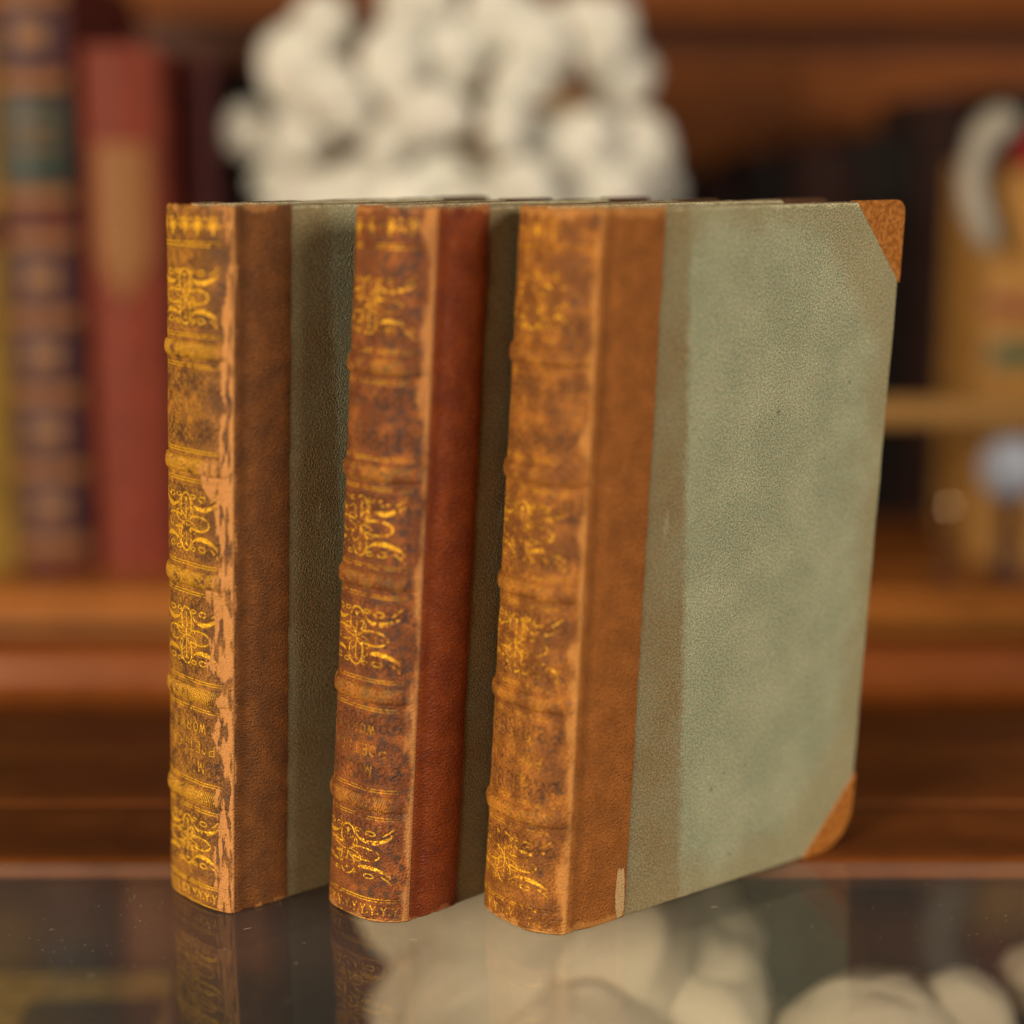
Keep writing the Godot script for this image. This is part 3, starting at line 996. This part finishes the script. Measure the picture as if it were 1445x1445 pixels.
func make_shelf_books() -> void:
	var red := mottled(Color8(88, 33, 20), Color8(114, 48, 30), 0.6, 0.02, 12.0, 0.0, 61)
	var wine := mottled(Color8(54, 20, 20), Color8(80, 32, 28), 0.5, 0.02, 12.0, 0.0, 62)
	var olive := mottled(Color8(96, 72, 26), Color8(128, 98, 40), 0.6, 0.02, 12.0, 0.0, 63)
	var black := mottled(Color8(12, 8, 7), Color8(20, 14, 12), 0.9, 0.02, 12.0, 0.0, 64)  # near-black, for the added books that stand in for shade
	var maroon := mottled(Color8(24, 11, 8), Color8(34, 16, 12), 0.9, 0.02, 12.0, 0.0, 65)
	var green := plain(Color8(30, 40, 30), 0.5)
	var navy := plain(Color8(42, 28, 38), 0.6)
	var gilt: Material = m.gilt
	# leftmost, cut by the frame
	shelf_book("olive-gold book spine cut off by the left edge of the picture", -0.292, -0.2425, -0.902, 0.262, 0.17, olive, [["title_label", 0.158, 0.172, 0.0006, 0.9, 0.9, wine]])
	# tall wine book with gilt bands
	var marks := []
	for y in [0.010, 0.047, 0.084, 0.121, 0.158, 0.178, 0.232, 0.27]:
		marks.append(["gilt_band", y, y + 0.0065, 0.0012, 0.92, 0.92, gilt])
	for y in [0.021, 0.058, 0.095, 0.132, 0.245]:
		marks.append(["navy_panel", y - 0.001, y + 0.0225, 0.0004, 0.72, 0.72, navy])
		marks.append(["gilt_ornament", y + 0.006, y + 0.016, 0.0008, 0.42, 0.42, gilt])
	marks.append(["title_label", 0.187, 0.228, 0.0008, 0.9, 0.9, green])
	marks.append(["gilt_line", 0.205, 0.2075, 0.0012, 0.6, 0.6, gilt])
	marks.append(["gilt_line", 0.214, 0.2165, 0.0012, 0.6, 0.6, gilt])
	shelf_book("tall wine-red book with gilt bands, blue panels and a green title label", -0.2415, -0.2085, -0.900, 0.288, 0.18, wine, marks)
	# red book with a gilt pointed panel
	var rm := []
	for k in 12:
		rm.append(["gilt_panel", 0.152 + 0.0045 * k, 0.1565 + 0.0045 * k, 0.0004 + 0.00001 * k, 0.66, 0.66, m.worn_gilt if m.has("worn_gilt") else gilt])
	for k in 6:
		rm.append(["gilt_point", 0.152 - 0.003 * (k + 1), 0.152 - 0.003 * k, 0.0004, 0.62 - 0.1 * k, 0.62 - 0.1 * k, gilt])
	shelf_book("brick-red cloth book with a faded gilt pointed panel on its spine", -0.2025, -0.1665, -0.900, 0.2515, 0.18, red, rm)
	shelf_book("dark red book set back beside the brick-red book", -0.1650, -0.1465, -0.935, 0.248, 0.15, wine, [])
	shelf_book("added black book standing in for shade between the dark red book and the white coral", -0.1455, -0.112, -0.955, 0.243, 0.14, black, [])
	shelf_book("added black book standing in for shade behind the left part of the white coral", -0.111, -0.070, -1.075, 0.235, 0.08, black, [])
	# added near-black row standing in for shade right of the coral, tops uneven
	var row := [[0.066, 0.030, 0.197], [0.097, 0.026, 0.192], [0.124, 0.028, 0.201], [0.153, 0.034, 0.205], [0.188, 0.030, 0.212], [0.219, 0.034, 0.232], [0.254, 0.034, 0.236], [0.289, 0.03, 0.214]]
	var names := ["added black book standing in for shade just right of the white coral", "second added dark book standing in for shade right of the white coral, lowest of its row", "third added dark book standing in for shade right of the white coral", "fourth added dark book standing in for shade right of the white coral",
		"fifth added dark book standing in for shade right of the coral, left of the tall ones", "added tall black book standing in for the shadow behind the white curved ornament", "added tall black book standing in for the shadow behind the gold spine and red cap", "added dark book standing in for shade at the right edge of the picture behind the gold spine"]
	for k in row.size():
		shelf_book(names[k], row[k][0], row[k][0] + row[k][1], -1.03 - 0.004 * (k % 3), row[k][2], 0.11, black if k % 2 == 0 else maroon, [])


# ===================================================================== coral
var lobes := []
func lobe_mesh(seed_: int, bend: float) -> ArrayMesh:
	var nz := noise(seed_, 0.9, 3)
	var fine := noise(seed_ + 3, 3.2, 3)
	var p := []
	var rows := 22
	var cols := 30
	for r in rows + 1:
		var a := PI * r / rows
		var row := []
		for c in cols:
			var b := TAU * c / cols
			var q := Vector3(sin(a) * cos(b), -cos(a), -sin(a) * sin(b))
			var k := 1.0 + 0.15 * nz.get_noise_3dv(q * 1.2) + 0.04 * fine.get_noise_3dv(q)
			q *= k
			q.y += bend * (q.x * q.x - 0.3)               # arched
			row.append(q)
		p.append(row)
	return sheet(p, [], true)

func coral_lobe(parent: Node3D, at: Vector3, size: Vector3, roll: float, k: int, yaw := 0.0, mat: Material = null) -> void:
	var o := part("branch", lobes[k % lobes.size()], mat if mat else m.coral, parent, at)
	o.basis = Basis(Vector3(0, 0, 1), roll) * Basis(Vector3.UP, yaw) * Basis.from_scale(size)

func make_coral() -> void:
	for k in 6:
		lobes.append(lobe_mesh(500 + k * 7, [-0.2, -0.4, -0.3, -0.5, -0.1, -0.35][k]))
	var stand := thing("coral_stand", "dark turned wooden stand under the white coral, hidden by the books", "stand", Vector3(-0.03, 0, -0.985))
	part("foot", lathe([Vector2(0, 0), Vector2(0.07, 0), Vector2(0.07, 0.008), Vector2(0.06, 0.014), Vector2(0.03, 0.022), Vector2(0.0, 0.022)]), m.dark_wood, stand)
	part("stem", lathe([Vector2(0, 0.0215), Vector2(0.026, 0.0215), Vector2(0.02, 0.05), Vector2(0.03, 0.085), Vector2(0.024, 0.105), Vector2(0, 0.105)]), m.dark_wood, stand)
	part("plate", lathe([Vector2(0, 0.1045), Vector2(0.05, 0.1045), Vector2(0.078, 0.112), Vector2(0.078, 0.118), Vector2(0.0, 0.118)]), m.dark_wood, stand)
	var c := Vector3(-0.032, 0.19, -0.985)
	var o := thing("white_coral", "large round white coral with thick knobbly lobes on the shelf behind the books", "coral", Vector3(c.x, 0.1185, c.z))
	var off := Vector3(0, -0.1185, 0) + Vector3(0, 0, 0)
	# lobes as (x, y) from the middle in metres, radius, roll, stretch
	var px := [
		[440, 186, 42, 0.3, 1.0], [492, 140, 38, -0.9, 1.5], [436, 92, 56, 0.7, 1.1], [362, 184, 36, 0.0, 1.0], [566, 88, 44, 1.2, 1.25], [632, 84, 44, -0.6, 1.2], [596, 12, 44, 0.2, 1.1], [700, 34, 50, 0.5, 1.1],
		[752, 66, 46, -0.9, 1.2], [834, 50, 46, -1.1, 1.2], [868, 108, 44, 0.2, 1.0], [730, 122, 36, 0.4, 1.1], [712, 168, 32, 1.4, 1.5], [756, 196, 34, -0.6, 1.2], [608, 166, 40, 0.35, 1.5], [518, 254, 36, 1.0, 1.3],
		[622, 240, 36, 0.4, 1.6], [735, 254, 36, -0.5, 1.3], [810, 206, 48, 1.3, 1.1], [886, 204, 50, 0.1, 1.0], [852, 262, 40, 0.3, 1.2], [400, 252, 40, 0.2, 1.1], [470, 40, 40, 0.1, 1.0], [560, 200, 30, 0.9, 1.2], [680, 262, 30, 0.2, 1.0], [455, 268, 34, 0.6, 1.2], [918, 258, 34, 0.2, 1.0],
	]
	var i := 0
	for q in px:
		var dx: float = (q[0] - 632) / 2648.0 * 0.97
		var dy: float = (186 - q[1]) / 2648.0 * 0.97
		var rr: float = q[2] / 2648.0 * 0.97
		var d := minf(1.0, sqrt(dx * dx + dy * dy * 1.6) / 0.112)
		var dz := 0.085 * sqrt(1.0 - d * d * 0.98) - 0.02 + 0.012 * sin(i * 2.3)
		coral_lobe(o, c + off - Vector3(c.x, 0, c.z) + Vector3(dx, dy + 0.021, dz), Vector3(rr * (0.2 + 0.9 * q[4]), rr, rr * 1.1) * 1.02, q[3], i, 0.4 * sin(i * 1.7))
		i += 1
	# the core and the side away from the room
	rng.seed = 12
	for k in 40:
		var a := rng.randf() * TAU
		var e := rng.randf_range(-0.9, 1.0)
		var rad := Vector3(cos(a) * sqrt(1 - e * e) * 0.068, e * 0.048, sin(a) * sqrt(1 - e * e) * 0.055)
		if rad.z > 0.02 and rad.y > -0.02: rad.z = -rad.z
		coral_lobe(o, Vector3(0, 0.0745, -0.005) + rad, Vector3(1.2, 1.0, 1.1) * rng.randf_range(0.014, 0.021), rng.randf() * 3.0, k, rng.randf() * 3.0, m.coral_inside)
	for k in 34:                                                # lower skirt of lobes, hidden by the books from the front
		var a := TAU * k / 17.0 + 0.2 * (k / 17)
		var lowr := k / 17
		coral_lobe(o, Vector3(cos(a) * (0.084 - 0.022 * lowr), 0.052 - 0.026 * lowr + 0.006 * sin(k * 2.7), sin(a) * (0.066 - 0.018 * lowr) - 0.004), Vector3(1.15, 1.0, 1.1) * (0.019 - 0.002 * lowr), 0.7 * sin(k * 1.9), k, k * 0.8)
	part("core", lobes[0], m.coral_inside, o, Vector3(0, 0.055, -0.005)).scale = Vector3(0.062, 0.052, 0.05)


func make_case_things() -> void:
	# white coral under the glass, below the front of the books
	var bottom := -0.1300
	var o := thing("coral_piece", "white coral seen through the glass below the middle and right books", "coral", Vector3(0.021, bottom, -0.580))
	o.scale = Vector3.ONE * 1.15
	var L := [
		[-0.022, 0.094, 0.010, 0.022, 1.2], [0.010, 0.098, 0.004, 0.024, 1.25], [0.034, 0.090, 0.0, 0.020, 1.1], [0.0, 0.082, 0.034, 0.022, 1.3], [0.030, 0.078, 0.034, 0.016, 1.3], [-0.032, 0.078, -0.02, 0.022, 1.1], [0.020, 0.085, -0.03, 0.022, 1.2],
		[-0.040, 0.112, -0.030, 0.020, 1.3], [-0.008, 0.114, -0.030, 0.022, 1.3], [0.024, 0.110, -0.024, 0.02, 1.2], [0.040, 0.100, -0.014, 0.014, 1.1], [-0.014, 0.108, -0.002, 0.022, 1.4], [-0.01, 0.06, 0.0, 0.03, 1.3], [0.025, 0.05, 0.01, 0.034, 1.2], [-0.02, 0.035, 0.0, 0.03, 1.3], [0.02, 0.024, 0.0, 0.03, 1.5], [-0.015, 0.02, 0.0, 0.028, 1.4], [0.05, 0.045, 0.0, 0.024, 1.1],
	]
	for i in L.size():
		var q = L[i]
		q[1] = maxf(q[1] - 0.04, q[3] * 0.75)
		coral_lobe(o, Vector3(q[0], q[1], q[2]), Vector3(q[3] * q[4], q[3], q[3] * 1.1) * 1.08, 0.5 * sin(i * 2.1), i, i * 1.3, m.coral_cream)
	var o2 := thing("coral_piece", "smaller white coral seen through the glass at the lower right", "coral", Vector3(0.128, bottom, -0.575))
	o2.scale = Vector3.ONE * 1.25
	var L2 := [[-0.012, 0.045, 0.02, 0.016, 1.6], [0.012, 0.046, 0.012, 0.013, 1.3], [0.034, 0.053, 0.000, 0.009, 0.9], [0.0, 0.026, 0.0, 0.024, 1.5], [0.02, 0.018, 0.0, 0.02, 1.3], [-0.03, 0.022, 0.01, 0.02, 1.2]]
	for i in L2.size():
		var q = L2[i]
		coral_lobe(o2, Vector3(q[0], q[1], q[2]), Vector3(q[3] * q[4], q[3], q[3] * 1.1), 0.4 * sin(i * 1.9), i + 2, i * 1.7, m.coral_cream)
	# book lying in the case at the lower left
	var olive := mottled(Color8(126, 98, 40), Color8(160, 128, 60), 0.6, 0.02, 12.0, 0.0, 71)
	var b := thing("lying_book", "olive-gold book lying under the glass at the lower left corner", "book", Vector3(-0.200, bottom, -0.560), 0.04)
	for y in [0.0018, 0.0482]:
		part("cover_board", cbox(Vector3(0.17, 0.0035, 0.11), 0.001), olive, b, Vector3(0, y, 0))
	part("page_block", cbox(Vector3(0.166, 0.0425, 0.104), 0.0006), m.pages, b, Vector3(0, 0.025, -0.002))
	part("spine", cbox(Vector3(0.17, 0.0425, 0.003), 0.0008), olive, b, Vector3(0, 0.025, 0.0535))
	part("title_label", cbox(Vector3(0.045, 0.0008, 0.05), 0.0002), plain(Color8(34, 30, 20), 0.6), b, Vector3(0.0600, 0.0503, -0.006))


func make_right_things() -> void:
	var tanbook := mottled(Color8(122, 84, 38), Color8(160, 116, 58), 0.6, 0.03, 14.0, 0.0, 81)
	var red := mottled(Color8(96, 42, 34), Color8(122, 62, 44), 0.55, 0.03, 14.0, 0.0, 82)
	var green := plain(Color8(70, 72, 42), 0.55)
	shelf_book("gold-tan book spine with a green label at the right edge of the picture", 0.2315, 0.279, -0.918, 0.196, 0.09, tanbook, [
		["red_band", 0.125, 0.132, 0.0008, 0.95, 0.95, red], ["title_label", 0.098, 0.112, 0.0008, 0.8, 0.8, green], ["raised_band", 0.150, 0.154, 0.0014, 1.0, 1.0, tanbook], ["raised_band", 0.085, 0.089, 0.0014, 1.0, 1.0, tanbook], ["raised_band", 0.045, 0.049, 0.0014, 1.0, 1.0, tanbook]])
	# curved white ornament with a red cap resting on that book
	var o := thing("curved_ornament", "white curved ornament with a red cap on top of the gold-tan book", "ornament", Vector3(0.2395, 0.1963, -0.925))
	var p := []
	var path := [Vector3(0.000, 0.016, 0.010), Vector3(-0.006, 0.020, 0.012), Vector3(-0.013, 0.015, 0.013), Vector3(-0.018, 0.005, 0.0145), Vector3(-0.0205, -0.006, 0.0165), Vector3(-0.019, -0.018, 0.0185), Vector3(-0.0145, -0.030, 0.02), Vector3(-0.011, -0.040, 0.02)]
	var rad := [0.005, 0.0085, 0.0085, 0.0062, 0.006, 0.0068, 0.0062, 0.004]
	var cv := Curve3D.new()
	for q in path: cv.add_point(q)
	for i in 30:
		var f := i / 29.0
		var seg := f * (path.size() - 1.001)
		var k := int(seg)
		var fr := smoothstep(0.0, 1.0, seg - k)
		var c: Vector3 = path[k].cubic_interpolate(path[k + 1], path[maxi(0, k - 1)], path[mini(path.size() - 1, k + 2)], seg - k)
		var c2: Vector3 = path[k].cubic_interpolate(path[k + 1], path[maxi(0, k - 1)], path[mini(path.size() - 1, k + 2)], seg - k + 0.05)
		var r: float = lerpf(rad[k], rad[k + 1], fr)
		if i == 0 or i == 29: r = 0.0005
		var t := (c2 - c).normalized()
		var u := t.cross(Vector3(0, 0, 1)).normalized()
		var w := t.cross(u)
		var row := []
		for j in 16:
			var a := TAU * j / 16
			row.append(c + (u * cos(a) + w * sin(a)) * r)
		p.append(row)
	part("white_arm", sheet(p, [], true), plain(Color8(132, 124, 112), 0.5), o)
	part("red_cap", lathe([Vector2(0.0, 0), Vector2(0.019, 0.0), Vector2(0.019, 0.003), Vector2(0.012, 0.014), Vector2(0.005, 0.021), Vector2(0, 0.023)]), plain(Color8(120, 26, 24), 0.45), o, Vector3(0.018, 0.0, 0.0))
	# brass gallery rail at the front of the shelf
	var g := thing("gallery_rail", "pale brass rail across the shelf front at the right", "rail", Vector3(0.25, 0, -0.874))
	part("bar", cbox(Vector3(0.26, 0.0125, 0.008), 0.002), m.brass, g, Vector3(0, 0.083, 0))
	for s in [-1, 1]:
		part("post", lathe([Vector2(0, 0), Vector2(0.007, 0), Vector2(0.007, 0.003), Vector2(0.003, 0.006), Vector2(0.0028, 0.072), Vector2(0.004, 0.078), Vector2(0, 0.078)], 14), m.brass, g, Vector3(s * 0.12, 0, 0))
	# small pale ball on a foot, and a little shiny knob added for its glint
	var b := thing("porcelain_ball", "blue-white porcelain ball at the right edge below the brass rail", "ornament", Vector3(0.238, 0, -0.884))
	part("foot", lathe([Vector2(0, 0), Vector2(0.011, 0), Vector2(0.011, 0.003), Vector2(0.005, 0.008), Vector2(0.004, 0.034), Vector2(0.008, 0.040), Vector2(0, 0.040)], 18), m.dark_wood, b)
	part("ball", lathe([Vector2(0, 0.0395), Vector2(0.006, 0.0405), Vector2(0.0115, 0.045), Vector2(0.0145, 0.053), Vector2(0.0140, 0.059), Vector2(0.0105, 0.0655), Vector2(0.0055, 0.0688), Vector2(0, 0.0695)], 24), plain(Color8(150, 156, 172), 0.5), b)
	var kn := thing("added_glint_knob", "tiny shiny knob added for its glint on the shelf right of the books", "knob", Vector3(0.207, 0, -0.876))
	part("shank", lathe([Vector2(0, 0), Vector2(0.006, 0), Vector2(0.006, 0.002), Vector2(0.0018, 0.004), Vector2(0.0018, 0.034), Vector2(0, 0.034)], 14), m.dark_wood, kn)
	var km := plain(Color8(236, 206, 160), 0.06, 1.0)
	var prof := []
	for i in 13:
		var a := PI * i / 12
		prof.append(Vector2(0.0036 * sin(a), 0.0372 - 0.0036 * cos(a)))
	part("ball", lathe(prof, 24), km, kn)


func make_dust() -> void:
	var fleck := cbox(Vector3(1, 0.35, 0.6), 0.2)
	var mm := MultiMesh.new()
	mm.transform_format = MultiMesh.TRANSFORM_3D
	mm.mesh = fleck
	rng.seed = 41
	var list := []
	for k in 300:
		var x := rng.randf_range(-0.16, 0.16)
		var z := rng.randf_range(-0.505, -0.405)
		if k % 3 > 0:                                           # most of it lies in two drifts
			x = (-0.115 if k % 3 == 1 else 0.135) + rng.randfn() * 0.022
			z = -0.455 + rng.randfn() * 0.02
		list.append(Transform3D(Basis(Vector3.UP, rng.randf() * TAU).scaled(Vector3.ONE * rng.randf_range(0.00006, 0.00024)), Vector3(x, 0.00006, z)))
	for k in 34:                                                # a few fibres
		var x := rng.randf_range(-0.16, 0.17)
		var z := rng.randf_range(-0.49, -0.41)
		list.append(Transform3D(Basis(Vector3.UP, rng.randf() * TAU).scaled_local(Vector3(rng.randf_range(0.0006, 0.0026), 0.00012, 0.00007)), Vector3(x, 0.00006, z)))
	mm.instance_count = list.size()
	for i in list.size():
		mm.set_instance_transform(i, list[i])
	var o := MultiMeshInstance3D.new()
	o.name = "dust"
	o.multimesh = mm
	o.material_override = plain(Color8(205, 192, 168), 0.9)
	add_child(o)
	tag(o, "pale specks of dust and fibres on the glass table top", "dust", "", "stuff")
